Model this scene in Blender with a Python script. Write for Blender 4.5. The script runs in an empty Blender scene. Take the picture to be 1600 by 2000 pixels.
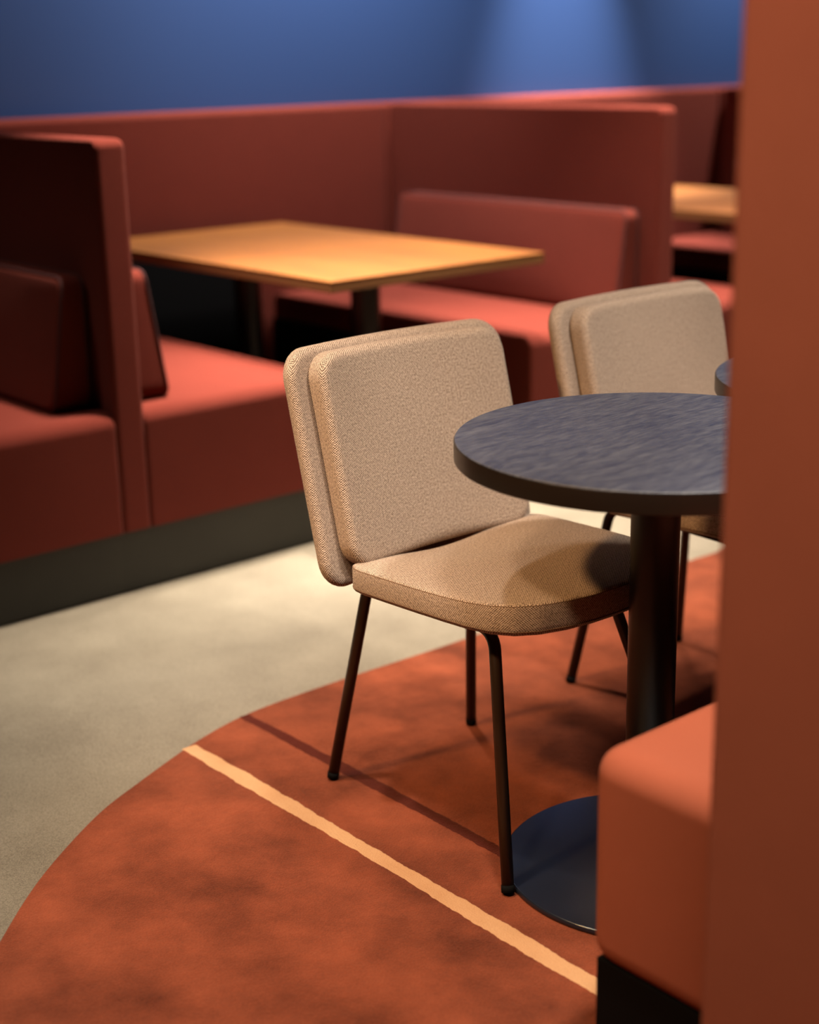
import bpy, bmesh, math, random
from mathutils import Vector, Matrix
random.seed(4)
S = bpy.context.scene
C = S.collection
R = math.radians

# ------------------------------------------------------------------ camera
cd = bpy.data.cameras.new('camera')
cam = bpy.data.objects.new('camera', cd); C.objects.link(cam)
right = Vector((0.7582521, -0.65166954, -0.01950806))
up = Vector((0.20266377, 0.20715922, 0.95708539))
fwd = Vector((0.61966212, 0.72966559, -0.28914872))
m = Matrix((right, up, -fwd)).transposed().to_4x4()
m.translation = Vector((0, 0, 1.3))
cam.matrix_world = m
cd.sensor_fit = 'VERTICAL'; cd.sensor_height = 36; cd.sensor_width = 28.8
cd.lens = 2969.278 / 2000 * 36
cd.clip_start = 0.05
cd.dof.use_dof = True; cd.dof.focus_distance = 2.50; cd.dof.aperture_fstop = 1.8
S.camera = cam

# ------------------------------------------------------------------ view, world, lamps
S.view_settings.view_transform = 'Standard'; S.view_settings.look = 'None'
S.view_settings.gamma = 1; S.view_settings.exposure = 0.62
S.view_settings.use_curve_mapping = False
w = bpy.data.worlds.new('world'); S.world = w; w.use_nodes = True
w.node_tree.nodes['Background'].inputs[0].default_value = (1, .93, .85, 1)
w.node_tree.nodes['Background'].inputs[1].default_value = 0.0

def spot(x, y, e, ang=60, blend=.6, col=(1, .86, .70), to=None, z=2.98, r=.05):
    l = bpy.data.lights.new('ceiling_spot', 'SPOT')
    l.energy = e; l.color = col; l.spot_size = R(ang); l.spot_blend = blend; l.shadow_soft_size = r
    o = bpy.data.objects.new('ceiling_spot', l); C.objects.link(o)
    o.location = (x, y, z)
    d = Vector(to if to else (x, y, 0)) - o.location
    o.rotation_euler = d.to_track_quat('-Z', 'Y').to_euler()
    return o
NEU = (1, .91, .80)
WARM = (1, .74, .48)
AMBER = (1, .58, .24)
WASH = (1, .97, .93)
# over the booths
spot(2.84, 3.38, 690, 46, 1, NEU, r=.06)
spot(4.86, 3.35, 360, 48, 1, NEU, r=.06)
spot(0.70, 3.60, 85, 70, 1, NEU, r=.06)
spot(3.87, 3.50, 430, 38, 1, NEU, r=.06)
spot(2.36, 3.45, 230, 34, 1, NEU, r=.06)
# over the aisle
spot(1.00, 2.25, 230, 48, 1, NEU, r=.06)
spot(2.22, 3.06, 760, 48, 1, NEU, r=.06)
spot(3.30, 2.95, 500, 54, 1, NEU, r=.08)
spot(4.30, 2.90, 450, 56, 1, NEU, r=.08)
spot(3.40, 2.20, 200, 60, 1, NEU, r=.10)
# over the near booth row and the round tables
spot(1.58, 0.80, 330, 30, 1, NEU, r=.08)
spot(2.75, 1.40, 200, 58, 1, NEU, r=.20)
spot(1.75, 0.35, 330, 36, 1, NEU, to=(2.0, 1.85, .65), r=.12)
spot(0.90, 0.60, 200, 54, 1, NEU, to=(1.1, 1.4, 0), r=.15)
spot(-0.35, 1.0, 215, 56, 1, WARM, to=(1.2, 1.1, .7), r=.15)
spot(-0.80, 2.2, 430, 34, 1, AMBER, to=(1.5, 1.85, .55), r=.15)
# wall washers
spot(2.40, 4.20, 110, 80, 1, WASH, to=(2.4, 4.7, 1.5))
spot(3.35, 4.10, 320, 100, 1, WASH, to=(3.5, 4.7, 1.5))
spot(3.90, 4.20, 200, 80, 1, WASH, to=(3.9, 4.7, 1.5))
spot(4.90, 4.42, 1300, 38, 1, WASH, to=(4.88, 4.62, 0))
spot(6.20, 4.20, 420, 90, 1, WASH, to=(6.2, 4.7, 1.5))

# ------------------------------------------------------------------ materials
class NT:
    def __init__(s, name):
        s.m = bpy.data.materials.new(name); s.m.use_nodes = True
        s.t = s.m.node_tree; s.b = s.t.nodes['Principled BSDF']
    def n(s, t, **kw):
        nd = s.t.nodes.new(t)
        for k, v in kw.items():
            if k.startswith('i_'):
                nd.inputs[k[2:].replace('_', ' ')].default_value = v
            else: setattr(nd, k, v)
        return nd
    def l(s, a, b): s.t.links.new(a, b)
    def math(s, op, a, b=None):
        nd = s.n('ShaderNodeMath', operation=op)
        for i, v in enumerate((a, b)):
            if v is None: continue
            if isinstance(v, (int, float)): nd.inputs[i].default_value = v
            else: s.l(v, nd.inputs[i])
        return nd.outputs[0]
    def mix(s, fac, a, b):
        nd = s.n('ShaderNodeMix', data_type='RGBA')
        for sock, v in ((nd.inputs[0], fac), (nd.inputs[6], a), (nd.inputs[7], b)):
            if isinstance(v, (int, float)): sock.default_value = v
            elif isinstance(v, tuple): sock.default_value = (*v, 1)
            else: s.l(v, sock)
        return nd.outputs[2]
    def ramp(s, fac, lo, hi):
        nd = s.n('ShaderNodeMapRange'); s.l(fac, nd.inputs[0])
        nd.inputs[1].default_value = lo; nd.inputs[2].default_value = hi
        return nd.outputs[0]
    def noise(s, vec, scale, detail=3, rough=.55):
        nd = s.n('ShaderNodeTexNoise'); s.l(vec, nd.inputs['Vector'])
        nd.inputs['Scale'].default_value = scale; nd.inputs['Detail'].default_value = detail
        nd.inputs['Roughness'].default_value = rough
        return nd.outputs['Fac']
    def mapping(s, vec, scale=(1, 1, 1), rot=(0, 0, 0)):
        nd = s.n('ShaderNodeMapping'); s.l(vec, nd.inputs[0])
        nd.inputs['Scale'].default_value = scale; nd.inputs['Rotation'].default_value = rot
        return nd.outputs[0]
    def bump(s, h, strength, dist):
        nd = s.n('ShaderNodeBump'); nd.inputs['Strength'].default_value = strength
        nd.inputs['Distance'].default_value = dist
        s.l(h, nd.inputs['Height']); s.l(nd.outputs[0], s.b.inputs['Normal'])
    def set(s, **kw):
        for k, v in kw.items():
            k = k.replace('_', ' ')
            if isinstance(v, tuple) and len(v) == 3: v = (*v, 1)
            s.b.inputs[k].default_value = v
    def col(s, sock): s.l(sock, s.b.inputs['Base Color'])

ALB = .62                                    # paints and cloths reflect less than their picture values; the exposure lifts them
def srgb(r, g, b, k=1):
    f = lambda c: (c / 255 / 12.92) if c < 10 else ((c / 255 + .055) / 1.055) ** 2.4
    return (f(r) * ALB * k, f(g) * ALB * k, f(b) * ALB * k)

def weave_fabric(name, dark, light, period, cloud, sheen, sheen_tint):
    t = NT(name)
    uv = t.n('ShaderNodeTexCoord').outputs['UV']
    sep = t.n('ShaderNodeSeparateXYZ'); t.l(t.mapping(uv, rot=(0, 0, R(8))), sep.inputs[0])
    k = 2 * math.pi / period
    a = t.math('SINE', t.math('MULTIPLY', sep.outputs[0], k))
    b = t.math('SINE', t.math('MULTIPLY', sep.outputs[1], k))
    h = t.math('MULTIPLY', a, b)
    nz = t.noise(uv, 1.1 / period, 2)
    hh = t.math('ADD', t.math('MULTIPLY', h, .75), t.math('MULTIPLY', t.math('SUBTRACT', nz, .5), 1.3))
    fac = t.ramp(hh, -.42, .42)
    c = t.mix(fac, dark, light)
    cl = t.ramp(t.noise(uv, 9, 3), .3, .7)
    hs = t.n('ShaderNodeHueSaturation'); t.l(c, hs.inputs['Color'])
    t.l(t.math('ADD', 1 - cloud, t.math('MULTIPLY', cl, cloud * 2)), hs.inputs['Value'])
    t.col(hs.outputs[0])
    t.set(Roughness=.95, Specular_IOR_Level=.08, Sheen_Weight=sheen, Sheen_Roughness=.5, Sheen_Tint=sheen_tint)
    t.bump(hh, .35, .0006)
    return t.m

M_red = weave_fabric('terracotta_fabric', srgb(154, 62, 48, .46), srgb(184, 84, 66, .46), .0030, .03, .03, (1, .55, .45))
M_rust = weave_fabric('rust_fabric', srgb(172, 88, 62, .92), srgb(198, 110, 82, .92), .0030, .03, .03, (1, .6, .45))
M_tweed = weave_fabric('beige_tweed', srgb(84, 54, 34, .72), srgb(240, 212, 188, 1.18), .0040, .03, .08, (1, .9, .8))
t = NT('red_piping'); t.set(Base_Color=srgb(120, 36, 28, .4), Roughness=.9); M_pipe = t.m
t = NT('beige_piping'); t.set(Base_Color=srgb(120, 84, 56), Roughness=.9); M_bpipe = t.m

t = NT('blue_paint')
oc = t.n('ShaderNodeTexCoord').outputs['Object']
t.set(Base_Color=srgb(66, 100, 164, .55), Roughness=.45, Specular_IOR_Level=.5)
t.bump(t.noise(oc, 220, 2), .08, .001); M_blue = t.m
t = NT('white_paint'); t.set(Base_Color=(.25, .24, .22), Roughness=.8); M_white = t.m

t = NT('screed')
oc = t.n('ShaderNodeTexCoord').outputs['Object']
c1 = t.ramp(t.noise(oc, 3.2, 5, .6), .35, .7)
c = t.mix(c1, srgb(138, 122, 98, .58), srgb(192, 176, 148, .58))
sp = t.ramp(t.noise(oc, 420, 2, .6), .30, .70)
c = t.mix(.5, c, t.mix(sp, srgb(112, 96, 74, .58), srgb(224, 208, 180, .58)))
t.col(c); t.set(Roughness=.55, Specular_IOR_Level=.3)
t.bump(t.noise(oc, 420, 2), .15, .001); M_floor = t.m

def rug_mat(name, a, b):
    t = NT(name)
    oc = t.n('ShaderNodeTexCoord').outputs['Object']
    cl = t.ramp(t.noise(oc, 4.2, 5, .62), .33, .68)
    fine = t.ramp(t.noise(oc, 330, 2, .6), .25, .75)
    f = t.math('ADD', t.math('MULTIPLY', cl, .72), t.math('MULTIPLY', fine, .28))
    t.col(t.mix(f, a, b))
    t.set(Roughness=1, Specular_IOR_Level=.05, Sheen_Weight=.1, Sheen_Roughness=.6, Sheen_Tint=(1, .6, .4))
    h = t.math('ADD', t.noise(oc, 340, 2, .6), t.math('MULTIPLY', t.noise(oc, 45, 4, .6), 1.2))
    t.bump(h, .6, .004)
    return t.m
M_rug = rug_mat('rust_wool', srgb(80, 32, 19), srgb(172, 86, 56))
M_rug_l = rug_mat('peach_wool', srgb(204, 148, 102), srgb(232, 182, 134))
M_rug_d = rug_mat('maroon_wool', srgb(70, 16, 10), srgb(88, 24, 16))

t = NT('oak_top')
oc = t.n('ShaderNodeTexCoord').outputs['Object']
g = t.noise(t.mapping(oc, (14, 1.0, 14)), 2.2, 5, .6)
g2 = t.noise(t.mapping(oc, (90, 2.0, 90)), 2.0, 3, .6)
f = t.math('ADD', t.math('MULTIPLY', t.ramp(g, .3, .7), .7), t.math('MULTIPLY', g2, .3))
t.col(t.mix(f, srgb(150, 84, 28, .64), srgb(196, 122, 48, .64)))
t.set(Roughness=.42, Specular_IOR_Level=.4); M_oak = t.m
t = NT('oak_edge'); t.set(Base_Color=srgb(176, 116, 62, .7), Roughness=.55); M_oakedge = t.m

t = NT('black_ash_top')
oc = t.n('ShaderNodeTexCoord').outputs['Object']
v = t.mapping(oc, (20, 560, 1), (0, 0, R(33)))
g = t.noise(v, 1.6, 4, .65)
big = t.noise(t.mapping(oc, (4, 34, 1), (0, 0, R(33))), 2, 3)
f = t.ramp(t.math('ADD', g, t.math('MULTIPLY', t.math('SUBTRACT', big, .5), .25)), .44, .72)
t.col(t.mix(f, srgb(54, 56, 72), srgb(130, 130, 134)))
t.set(Roughness=.42, Specular_IOR_Level=.5)
t.bump(f, .12, .0005); M_ash = t.m
t = NT('dark_edge'); t.set(Base_Color=srgb(38, 26, 18), Roughness=.35); M_edge = t.m
t = NT('black_metal'); t.set(Base_Color=srgb(24, 18, 14), Roughness=.4, Metallic=.0, Specular_IOR_Level=.4); M_black = t.m
t = NT('blueblack_steel'); t.set(Base_Color=srgb(30, 34, 44), Roughness=.22, Specular_IOR_Level=.6); M_base = t.m
t = NT('bronze_metal'); t.set(Base_Color=srgb(62, 42, 28), Roughness=.38, Metallic=.35); M_bronze = t.m
t = NT('black_laminate')
oc = t.n('ShaderNodeTexCoord').outputs['Object']
t.col(t.mix(t.noise(oc, 6, 3), srgb(40, 38, 33), srgb(60, 58, 50))); t.set(Roughness=.45, Specular_IOR_Level=.4); M_plinth = t.m
t = NT('shade_and_plinth_black'); t.set(Base_Color=srgb(10, 8, 8), Roughness=.8, Specular_IOR_Level=.1); M_shade_plinth = t.m  # near plinths, and the black sheets that paint shade into the booths
t = NT('black_plastic'); t.set(Base_Color=srgb(14, 13, 12), Roughness=.9, Specular_IOR_Level=.1); M_glide = t.m

# ------------------------------------------------------------------ mesh helpers
def box_uv(bm):
    uv = bm.loops.layers.uv.verify()
    for f in bm.faces:
        n = f.normal
        ax = max(range(3), key=lambda i: abs(n[i]))
        for lp in f.loops:
            p = lp.vert.co
            lp[uv].uv = ((p.y, p.z), (p.x, p.z), (p.x, p.y))[ax]

def obj(name, bm, mat, parent=None, smooth=True, weighted=True):
    bmesh.ops.recalc_face_normals(bm, faces=bm.faces[:])
    box_uv(bm)
    me = bpy.data.meshes.new(name)
    bm.to_mesh(me); bm.free()
    for p in me.polygons: p.use_smooth = smooth
    for mm in (mat if isinstance(mat, (list, tuple)) else [mat]): me.materials.append(mm)
    o = bpy.data.objects.new(name, me); C.objects.link(o)
    if parent: o.parent = parent
    if weighted and smooth:
        wn = o.modifiers.new('weighted_normal', 'WEIGHTED_NORMAL'); wn.keep_sharp = False
    return o

def box(x0, x1, y0, y1, z0, z1, bev=0, seg=4):
    bm = bmesh.new()
    bmesh.ops.create_cube(bm, size=1)
    for v in bm.verts:
        v.co = Vector(((x0 + x1) / 2 + v.co.x * (x1 - x0), (y0 + y1) / 2 + v.co.y * (y1 - y0), (z0 + z1) / 2 + v.co.z * (z1 - z0)))
    if bev:
        bmesh.ops.bevel(bm, geom=bm.edges[:], offset=bev, segments=seg, profile=.5, affect='EDGES')
    return bm

def soft_box(x0, x1, y0, y1, z0, z1, bev, side=.012, seg=6, bottom=True):
    """upholstered block: rounded rims, the underside and the flanks pulled tight (small radius)"""
    e = bev - side
    bm = box(x0 - e, x1 + e, y0, y1, z0 - (bev if bottom else 0), z1, bev, seg)
    for v in bm.verts:
        v.co.x = min(max(v.co.x, x0), x1); v.co.z = max(v.co.z, z0)
    bmesh.ops.remove_doubles(bm, verts=bm.verts[:], dist=1e-5)
    bmesh.ops.dissolve_degenerate(bm, edges=bm.edges[:], dist=1e-5)
    return bm

def rrect(w, h, r, n=8):
    pts = []
    for cx, cy, a0 in ((w/2-r, h/2-r, 0), (-w/2+r, h/2-r, 90), (-w/2+r, -h/2+r, 180), (w/2-r, -h/2+r, 270)):
        for i in range(n + 1):
            a = R(a0 + 90 * i / n)
            pts.append((cx + r * math.cos(a), cy + r * math.sin(a)))
    return resample(pts, .02)

def resample(pts, step):
    out = []
    n = len(pts)
    for i in range(n):
        a = Vector(pts[i]); b = Vector(pts[(i + 1) % n])
        d = (b - a).length
        if d < 1e-6: continue
        k = max(1, int(math.ceil(d / step)))
        for j in range(k): out.append(tuple(a.lerp(b, j / k)))
    return out

def inset(pts, d):
    n = len(pts); out = []
    for i in range(n):
        p0 = Vector(pts[i - 1]); p2 = Vector(pts[(i + 1) % n]); p = Vector(pts[i])
        tn = (p2 - p0).normalized()
        nr = Vector((-tn.y, tn.x))            # inward for counter-clockwise outlines
        out.append((p.x + nr.x * d, p.y + nr.y * d))
    return out

def slab(pts, t, r, crown_top=0, crown_bot=0, seg=5, rb=None, rings=(.86, .68, .48, .26), rect=None):
    """cushion-like solid: outline in local xy, height 0..t along z, rounded rims, crowned faces"""
    rb = r if rb is None else rb
    bm = bmesh.new()
    cx = sum(p[0] for p in pts) / len(pts); cy = sum(p[1] for p in pts) / len(pts)
    loops = []
    def ring(ps, z): loops.append([bm.verts.new((p[0], p[1], z)) for p in ps])
    bi = inset(pts, rb); ti = inset(pts, r)
    for s in reversed(rings):
        ring([(cx + (p[0]-cx)*s, cy + (p[1]-cy)*s) for p in bi], -crown_bot * (1 - s**2))
    for i in range(seg + 1):
        a = math.pi/2 * i / seg
        ring(inset(pts, rb * (1 - math.sin(a))), rb * (1 - math.cos(a)))
    for i in range(seg + 1):
        a = math.pi/2 * i / seg
        ring(inset(pts, r * (1 - math.cos(a))), t - r + r * math.sin(a))
    for s in rings:
        q = [(cx + (p[0]-cx)*s, cy + (p[1]-cy)*s) for p in ti]
        if rect:
            loops.append([bm.verts.new((p[0], p[1], t + crown_top * (1 - (p[0]/rect[0])**2) * (1 - (p[1]/rect[1])**2))) for p in q])
        else:
            ring(q, t + crown_top * (1 - s**2))
    n = len(pts)
    for A, B in zip(loops, loops[1:]):
        for i in range(n):
            j = (i + 1) % n
            bm.faces.new((A[i], A[j], B[j], B[i]))
    for lp, z, fl in ((loops[0], -crown_bot, True), (loops[-1], t + crown_top, False)):
        c = bm.verts.new((cx, cy, z))
        for i in range(n):
            j = (i + 1) % n
            bm.faces.new((lp[j], lp[i], c) if fl else (lp[i], lp[j], c))
    return bm

def deform(bm, fn):
    for v in bm.verts: v.co = Vector(fn(v.co))
    return bm

def tube(pts, r, n=12, closed=False, bm=None):
    bm = bm or bmesh.new()
    P = [Vector(p) for p in pts]; m_ = len(P); prev = None; loops = []
    for i, p in enumerate(P):
        a = P[i - 1] if (closed or i) else P[0]
        b = P[(i + 1) % m_] if (closed or i < m_ - 1) else P[-1]
        tg = (b - a).normalized()
        if prev is None:
            u = tg.orthogonal().normalized()
        else:
            u = (prev - tg * prev.dot(tg)).normalized()
        prev = u; v = tg.cross(u)
        loops.append([bm.verts.new(p + (u * math.cos(2*math.pi*k/n) + v * math.sin(2*math.pi*k/n)) * r) for k in range(n)])
    pairs = list(zip(loops, loops[1:])) + ([(loops[-1], loops[0])] if closed else [])
    for A, B in pairs:
        for k in range(n):
            bm.faces.new((A[k], A[(k+1) % n], B[(k+1) % n], B[k]))
    if not closed:
        bm.faces.new(loops[0][::-1]); bm.faces.new(loops[-1])
    return bm

def fillet(pts, r, n=7):
    P = [Vector(p) for p in pts]; out = [P[0]]
    for i in range(1, len(P) - 1):
        a = (P[i-1] - P[i]).normalized(); b = (P[i+1] - P[i]).normalized()
        ang = a.angle(b); d = r / math.tan(ang / 2)
        s = P[i] + a * d; e = P[i] + b * d
        ctr = P[i] + (a + b).normalized() * (r / math.sin(ang / 2))
        va = s - ctr; vb = e - ctr; th = va.angle(vb)
        for k in range(n + 1):
            q = k / n
            out.append(ctr + (va * math.sin((1-q)*th) + vb * math.sin(q*th)) / math.sin(th))
    out.append(P[-1])
    return out

def lathe(prof, n=64):
    bm = bmesh.new(); loops = []
    for r, z in prof:
        loops.append([bm.verts.new((r*math.cos(2*math.pi*k/n), r*math.sin(2*math.pi*k/n), z)) for k in range(n)])
    for A, B in zip(loops, loops[1:]):
        for k in range(n): bm.faces.new((A[k], A[(k+1) % n], B[(k+1) % n], B[k]))
    bm.faces.new(loops[0][::-1]); bm.faces.new(loops[-1])
    return bm

def tag(o, label=None, cat=None, group=None, kind=None):
    if label: o['label'] = label
    if cat: o['category'] = cat
    if group: o['group'] = group
    if kind: o['kind'] = kind
    return o

def thing(name, label, cat, loc=(0, 0, 0), rz=0, group=None):
    o = bpy.data.objects.new(name, None); C.objects.link(o)
    o.location = loc; o.rotation_euler = (0, 0, rz); o.empty_display_size = .1
    return tag(o, label, cat, group)

def dup(root, loc, label, group=None):
    r = root.copy(); C.objects.link(r); r.location = loc; r['label'] = label
    if group: r['group'] = group
    for ch in list(root.children):
        c = ch.copy(); C.objects.link(c); c.parent = r
        for g in list(ch.children):
            d = g.copy(); C.objects.link(d); d.parent = c
    return r

# ------------------------------------------------------------------ room shell
FZ = -.008                                   # floor level; the rug's top is z = 0
def struct(name, bm, mat): return tag(obj(name, bm, mat, smooth=False), kind='structure')
struct('floor', box(-2.5, 9, -3.5, 4.9, FZ - .1, FZ), M_floor)
struct('ceiling', box(-2.5, 9, -3.5, 4.9, 3.0, 3.1), M_white)
struct('wall_back', box(-2.5, 9, 4.705, 4.9, FZ, 3.0), M_blue)
struct('wall_left', box(-2.6, -2.5, -3.5, 4.9, FZ, 3.0), M_white)
struct('wall_right', box(9, 9.1, -3.5, 4.9, FZ, 3.0), M_white)
struct('wall_front', box(-2.5, 9, -3.6, -3.5, FZ, 3.0), M_white)

# ------------------------------------------------------------------ booth row along the blue wall
BD = .578; YF = 3.245; YB = 4.60; ZT = 1.121; ZS = .465; ZK = .157
P1 = (1.815, 1.895); PER = 2.018
def panel(k, label):
    o = thing('booth_divider', label, 'partition', (P1[0] + PER * k, YF, FZ), group='upholstered partitions of the booth row')
    w_ = P1[1] - P1[0]
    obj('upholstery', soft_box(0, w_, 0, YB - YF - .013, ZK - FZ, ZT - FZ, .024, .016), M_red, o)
    obj('plinth', box(0, w_, .02, YB - YF - .013, 0, ZK - FZ), M_plinth, o, smooth=False)
    return o
def backrest_of(k, label):
    o = thing('booth_screen', label, 'screen', (P1[1] + PER * k, YB, FZ), group='upholstered backs of the booth row')
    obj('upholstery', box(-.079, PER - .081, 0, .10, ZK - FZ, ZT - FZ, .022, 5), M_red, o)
    obj('under_table_shade', box(BD, PER - .08 - BD - .06, -.012, .001, 0, .69), M_shade_plinth, o, smooth=False)  # no real board: black sheet painting the deep shade below the tabletop
    obj('plinth', box(-.079, PER - .081, .01, .09, 0, ZK - FZ), M_plinth, o, smooth=False)
    return o
def bench(k, side, label):
    """side +1: seat lies to the right of partition k; -1: to the left"""
    x0 = P1[1] + PER * k if side > 0 else P1[0] + PER * k - BD
    o = thing('booth_bench', label, 'bench', (x0 + BD / 2, YF, FZ), group='benches of the booth row')
    h = BD / 2
    bm = soft_box(-h + .001, h - .001, 0, YB - YF - .013, ZK - FZ, ZS - FZ, .040, .014)
    deform(bm, lambda c: (c.x, c.y, c.z + (.010 * (1 - (c.x / h) ** 2) if c.z > .3 else 0)))
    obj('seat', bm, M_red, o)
    obj('plinth', box(-h, h, .02, YB - YF - .013, 0, ZK - FZ), M_plinth, o, smooth=False)
    xi = side * h
    obj('bench_side_shade', box(min(xi, xi + side * .006), max(xi, xi + side * .006), .22, YB - YF - .013, 0.0, .38), M_shade_plinth, o, smooth=False)  # added black strip, paints the shade on the bench side facing the table
    return o
panel(0, 'red upholstered partition panel at the left, nearest of the booth row')
panel(1, 'red upholstered partition panel in the middle, right of the oak table')
panel(2, 'red partition panel glimpsed at far right, beyond the second oak table')
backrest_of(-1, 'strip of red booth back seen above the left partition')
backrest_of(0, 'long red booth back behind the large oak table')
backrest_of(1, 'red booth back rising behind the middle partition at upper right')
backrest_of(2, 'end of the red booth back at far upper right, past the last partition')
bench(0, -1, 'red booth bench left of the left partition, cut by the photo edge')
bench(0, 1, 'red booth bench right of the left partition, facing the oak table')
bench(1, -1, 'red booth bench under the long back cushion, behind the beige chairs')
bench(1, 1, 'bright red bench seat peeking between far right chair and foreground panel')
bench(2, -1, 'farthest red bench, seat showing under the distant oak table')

# loose back cushions: wedge shaped, seams piped
CL, CH = 1.13, .325
def make_cushion(label):
    o = thing('back_cushion', label, 'cushion', group='loose back cushions of the booths')
    pts = rrect(CL, CH, .028, 5)
    # slab built flat (x = length, y = height, z = thickness), then stood up against a panel that faces +x
    def stand(c, lift=0):
        q = (c.y + CH / 2) / CH
        th = (.120 * (1 - q) + .066 * q) / .11
        puff = 1
        return (.004 + c.z * th * puff, c.x, c.y + CH / 2)
    bm = slab(pts, .11, .016, .012, 0, 4, rect=(CL / 2 - .016, CH / 2 - .016))
    deform(bm, stand)
    body = obj('cover', bm, M_red, o, weighted=False)
    for zz in (.100, .012):
        ring = [stand(Vector((p[0], p[1], zz))) for p in inset(pts, -.0008)]
        obj('piping', tube(ring, .0032, 6, True), M_pipe, o)
    return o
def put_cushion(o, k, side, yc):
    x = P1[1] + PER * k + .002 if side > 0 else P1[0] + PER * k - .002
    o.location = (x, yc, ZS + .006)
    o.rotation_euler = (0, 0, 0 if side > 0 else math.pi)
cu = make_cushion('red back cushion standing against the right face of the left partition')
put_cushion(cu, 0, 1, 3.31 + CL / 2)
c2 = dup(cu, (0, 0, 0), 'dark red back cushion at the left edge, against the left partition'); put_cushion(c2, 0, -1, 3.335 + CL / 2)
c3 = dup(cu, (0, 0, 0), 'long red back cushion on the bench behind the beige chairs'); put_cushion(c3, 1, -1, 3.32 + CL / 2)
c4 = dup(cu, (0, 0, 0), 'sliver of red cushion at the far right partition'); put_cushion(c4, 2, -1, 3.32 + CL / 2)

# oak booth tables
def oak_table(label, xc):
    o = thing('oak_table', label, 'table', (xc, 3.865, FZ), group='oak tables of the booths')
    h = .7235 - FZ
    obj('tabletop', box(-.4025, .4025, -.665, .665, h - .006, h, .001, 1), M_oak, o)
    obj('edge_band', box(-.402, .402, -.6645, .6645, h - .032, h - .006, .002, 2), M_oakedge, o)
    for y in (-.31, .31):
        b = lathe([(.20, 0), (.20, .006), (.196, .009), (.05, .010), (.045, .012), (.045, h - .038), (.06, h - .037), (.06, h - .032)], 40)
        bmesh.ops.translate(b, verts=b.verts[:], vec=(0, y, 0))
        obj('pedestal', b, M_black, o)
    return o
oak_table('large oak topped table between the two booth benches', 2.8625)
oak_table('distant oak topped table at right, half hidden by the foreground panel', 2.8625 + PER)

# ------------------------------------------------------------------ rug
rp = [(.842, 1.991), (.98, 2.122), (1.153, 2.247), (1.281, 2.311), (1.407, 2.367), (1.456, 2.386), (1.53, 2.41), (1.60, 2.425),
      (1.68, 2.432), (1.778, 2.434), (1.904, 2.433), (2.193, 2.426), (2.6, 2.428), (3.022, 2.429), (3.139, 2.425), (3.7, 2.42), (4.0, 2.3), (4.15, 2.0),
      (4.2, 1.5), (4.1, .9), (3.8, .55), (3.2, .42), (2.4, .40), (1.6, .42), (1.1, .55), (.75, .85), (.57, 1.2), (.55, 1.5), (.62, 1.72), (.73, 1.87)]
def spline(P, n=8):
    out = []; k = len(P)
    for i in range(k):
        p0, p1, p2, p3 = (Vector(P[(i + j) % k]) for j in (-1, 0, 1, 2))
        for q in range(n):
            u = q / n
            out.append(tuple(.5 * ((2*p1) + (p2-p0)*u + (2*p0-5*p1+4*p2-p3)*u*u + (3*p1-p0-3*p2+p3)*u**3)))
    return out
def ccw(P):
    a = sum(P[i-1][0]*P[i][1] - P[i][0]*P[i-1][1] for i in range(len(P)))
    return P if a > 0 else P[::-1]
rpts = ccw(spline(rp))
rug = thing('area_rug', 'large rust orange wool rug with peach and maroon stripe under the chairs', 'rug', (1.5, 2.0, FZ))
bm = bmesh.new()
rl = []
for ins, z in ((0, 0), (0, .004), (.0018, .0066), (.005, .008)):
    rl.append([bm.verts.new((p[0] - 1.5, p[1] - 2.0, z)) for p in inset(rpts, ins)])
for A, B in zip(rl, rl[1:]):
    for i in range(len(A)):
        j = (i + 1) % len(A); bm.faces.new((A[i], A[j], B[j], B[i]))
bm.faces.new(rl[-1]); bm.faces.new(rl[0][::-1])
obj('pile', bm, M_rug, rug, weighted=False, smooth=False)
def stripe(x, hw, y0, y1, mat, label, bow, seed):
    rnd = random.Random(seed)
    bm = bmesh.new(); A = []; n = int((y1 - y0) / .004)
    ja = jb = 0
    for i in range(n + 1):
        y = y0 + (y1 - y0) * i / n
        ja = ja * .75 + rnd.uniform(-1, 1) * .0011; jb = jb * .75 + rnd.uniform(-1, 1) * .0011
        xc = x + bow * math.sin(y * 4.1)
        wv = hw * (1 + .10 * math.sin(y * 9 + seed))
        tl = .0005 * (i > 0 and i < n)
        vs = [(xc - wv + ja, .0079), (xc - wv + .002 + ja, .0079 + tl), (xc + wv - .002 + jb, .0079 + tl), (xc + wv + jb, .0079)]
        A.append([bm.verts.new((q - 1.5, y - 2.0, z)) for q, z in vs])
    for a, b in zip(A, A[1:]):
        for k in range(3): bm.faces.new((a[k], a[k+1], b[k+1], b[k]))
    o = obj('stripe', bm, mat, rug, weighted=False, smooth=False); o['label'] = label
stripe(1.432, .0165, .60, 2.373, M_rug_l, 'pale peach stripe', .002, 1)
stripe(1.597, .0135, .60, 2.421, M_rug_d, 'dark maroon stripe', .002, 2)

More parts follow.
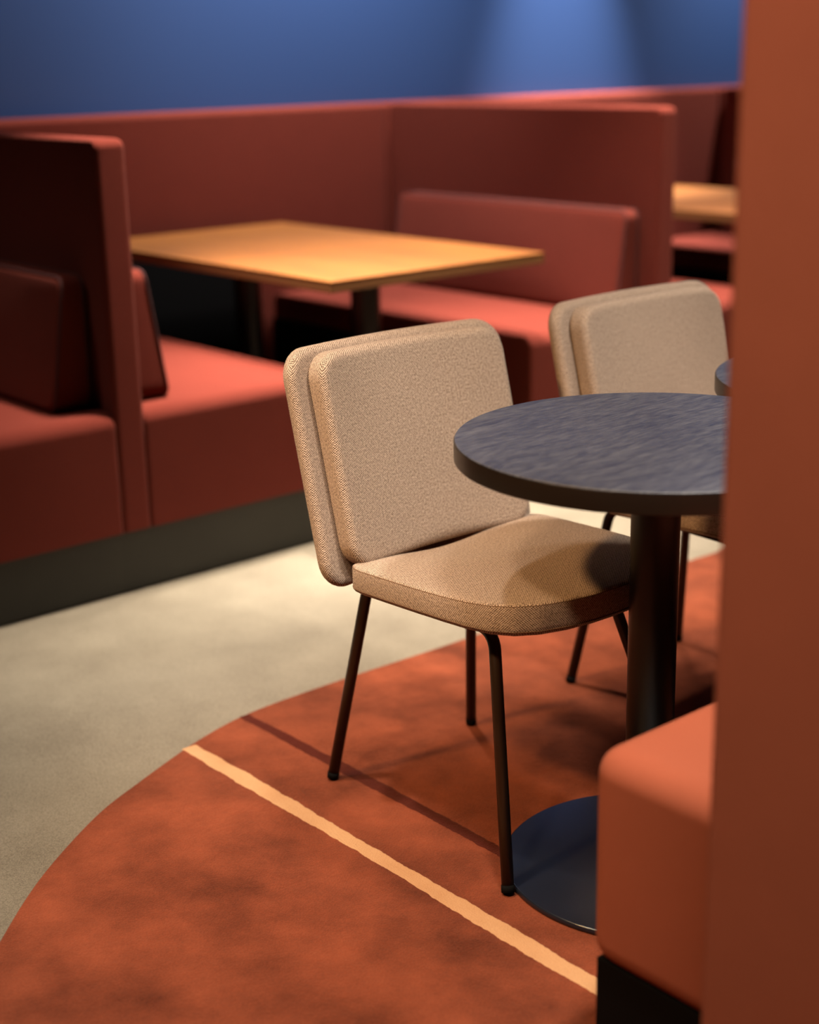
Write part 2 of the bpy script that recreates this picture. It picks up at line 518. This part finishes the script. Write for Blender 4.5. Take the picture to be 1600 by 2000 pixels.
# ------------------------------------------------------------------ chairs (local: faces -y, origin on the rug)
def make_chair(label):
    o = thing('upholstered_chair', label, 'chair', (1.732, 1.80, .001), group='beige chairs at the round tables')
    # seat pad
    half = [(.0, -.268), (.05, -.266), (.10, -.257), (.145, -.240), (.178, -.215), (.200, -.180), (.212, -.140), (.218, -.09), (.221, -.03),
            (.222, .05), (.222, .11), (.219, .132), (.210, .146), (.195, .152), (.10, .152)]
    pts = [(x, y) for x, y in half] + [(-x, y) for x, y in half[::-1] if x > 0]
    pts = resample(ccw(pts), .014)
    def seat_shape(c):
        z = c.z
        q = (c.y + .27) / .42                       # 0 front .. 1 rear
        z += .414 + .014 * (1 - q)
        if c.z > .03: z -= .019 * math.exp(-(c.x / .13) ** 2) * max(0, q - .12)
        if c.z < .012: z -= .006 * math.exp(-((q - .1) / .25) ** 2)
        return (c.x * 1.027 + .005, c.y, z)
    seat = obj('seat', deform(slab(pts, .050, .007, .007, .004, 4, rb=.012), seat_shape), M_tweed, o, weighted=False)
    for zz, ii in ((.0455, .0012), (.009, .0004)):
        ring = [seat_shape(Vector((p[0], p[1], zz))) for p in inset(pts, ii)]
        obj('seam', tube(ring, .0010, 6, True), M_bpipe, seat)
    # backrest: local slab x (width), y (height), z (thickness towards the sitter)
    def back_shape(zoff, y0):
        def f(c):
            hgt = y0 + c.y
            lean = .245 * hgt
            curve = .028 * (1 - (c.x / .25) ** 2)     # the middle bows away from the sitter
            yy = .185 + lean + curve - (zoff + c.z)
            return (c.x, yy, .395 + hgt * .972 + .15 * (zoff + c.z))
        return f
    sh = slab(rrect(.500, .419, .052), .034, .016, .0, .0, 6)
    shell = obj('backrest_shell', deform(sh, back_shape(0, .2235)), M_tweed, o, weighted=False)
    pd = slab(rrect(.430, .372, .046), .046, .016, .006, 0, 7, rb=.010, rect=(.199, .170))
    pad = obj('backrest_pad', deform(pd, back_shape(.0345, .2345)), M_tweed, o, weighted=False)
    # legs, side rails, bracket, glides
    for s in (-1, 1):
        rf = Vector((s * .176, .268, .009)); ff = Vector((s * .219, -.244, .009))
        rt = Vector((s * .124, .209, .398)); ft = Vector((s * .139, -.130, .398))
        path = fillet([rf, rt, ft, ff], .042)
        cut1 = len(path) // 2
        mid = len(path) // 2
        # split the bent tube into rear leg, rail and front leg
        n = 8
        ra, rb_, rc = path[:1 + n], path[n:len(path) - n], path[len(path) - n - 1:]
        obj('leg', tube(ra, .0104), M_bronze, o, weighted=False)
        obj('side_rail', tube(rb_, .0104), M_bronze, o, weighted=False)
        obj('leg', tube(rc, .0104), M_bronze, o, weighted=False)
        for p, q in ((rf, rt), (ff, ft)):
            d = (q - p).normalized()
            obj('foot_glide', tube([p - d * .006, p + d * .006], .0110), M_glide, o, weighted=False)
    for y in (-.09, .09):
        xs = .137 if y < 0 else .129
        obj('cross_rail', tube([(-xs, y, .402), (xs, y, .402)], .007, 8), M_bronze, o, weighted=False)
    bk = bmesh.new()
    prof = [(.09, .402), (.13, .402), (.195, .412), (.212, .46), (.232, .56)]
    path = [(y, z) for y, z in prof]
    A = []
    for y, z in path:
        A.append([bk.verts.new((x, y + dy, z)) for x, dy in ((-.03, -.003), (.03, -.003), (.03, .003), (-.03, .003))])
    for a, b in zip(A, A[1:]):
        for k in range(4): bk.faces.new((a[k], a[(k+1) % 4], b[(k+1) % 4], b[k]))
    bk.faces.new(A[0][::-1]); bk.faces.new(A[-1])
    obj('back_bracket', bk, M_bronze, o, weighted=False, smooth=False)
    return o
ch = make_chair('beige tweed chair nearest the camera, left of the two')
dup(ch, (1.732 + .654, 1.81, .001), 'beige tweed chair farther back at right, behind the round table')

# ------------------------------------------------------------------ round tables
def round_table(label):
    o = thing('round_table', label, 'table', (1.746, 1.467, .001), group='round black tables')
    r = .312; h = .733
    obj('tabletop', lathe([(r - .004, h - .0045), (r - .0006, h - .003), (r - .0016, h - .0008), (r - .004, h)], 128), M_ash, o)
    obj('edge_band', lathe([(r - .006, h - .034), (r - .002, h - .0335), (r, h - .031), (r, h - .0035), (r - .002, h - .003)], 128), M_edge, o)
    obj('pedestal', lathe([(.0385, .010), (.0385, h - .040), (.07, h - .039), (.07, h - .034)], 48), M_black, o)
    obj('base_plate', lathe([(.236, 0), (.237, .002), (.237, .008), (.234, .010), (.06, .011)], 96), M_base, o)
    return o
rt = round_table('round black wood table beside the nearest beige chair')
dup(rt, (2.378, 1.462, .001), 'second round black table, only its rim showing beside the foreground panel')

# ------------------------------------------------------------------ foreground booth
o = thing('foreground_bench', 'rust bench end with rounded corners at lower right foreground', 'bench', (1.3, 1.195, .001))
obj('seat', box(0, 2.3, -.60, 0, .147, .457, .040, 7), M_rust, o)
obj('plinth', box(.012, 2.29, -.59, -.012, 0, .152, .002, 1), M_shade_plinth, o)
o = thing('booth_divider', 'tall rust upholstered panel filling the right edge, blurred in foreground', 'partition', (1.17, .905, .001))
obj('upholstery', box(0, .122, -.80, 0, .15, 1.62, .014, 5), M_rust, o)
obj('plinth', box(.01, .112, -.79, -.01, 0, .155, .002, 1), M_shade_plinth, o)
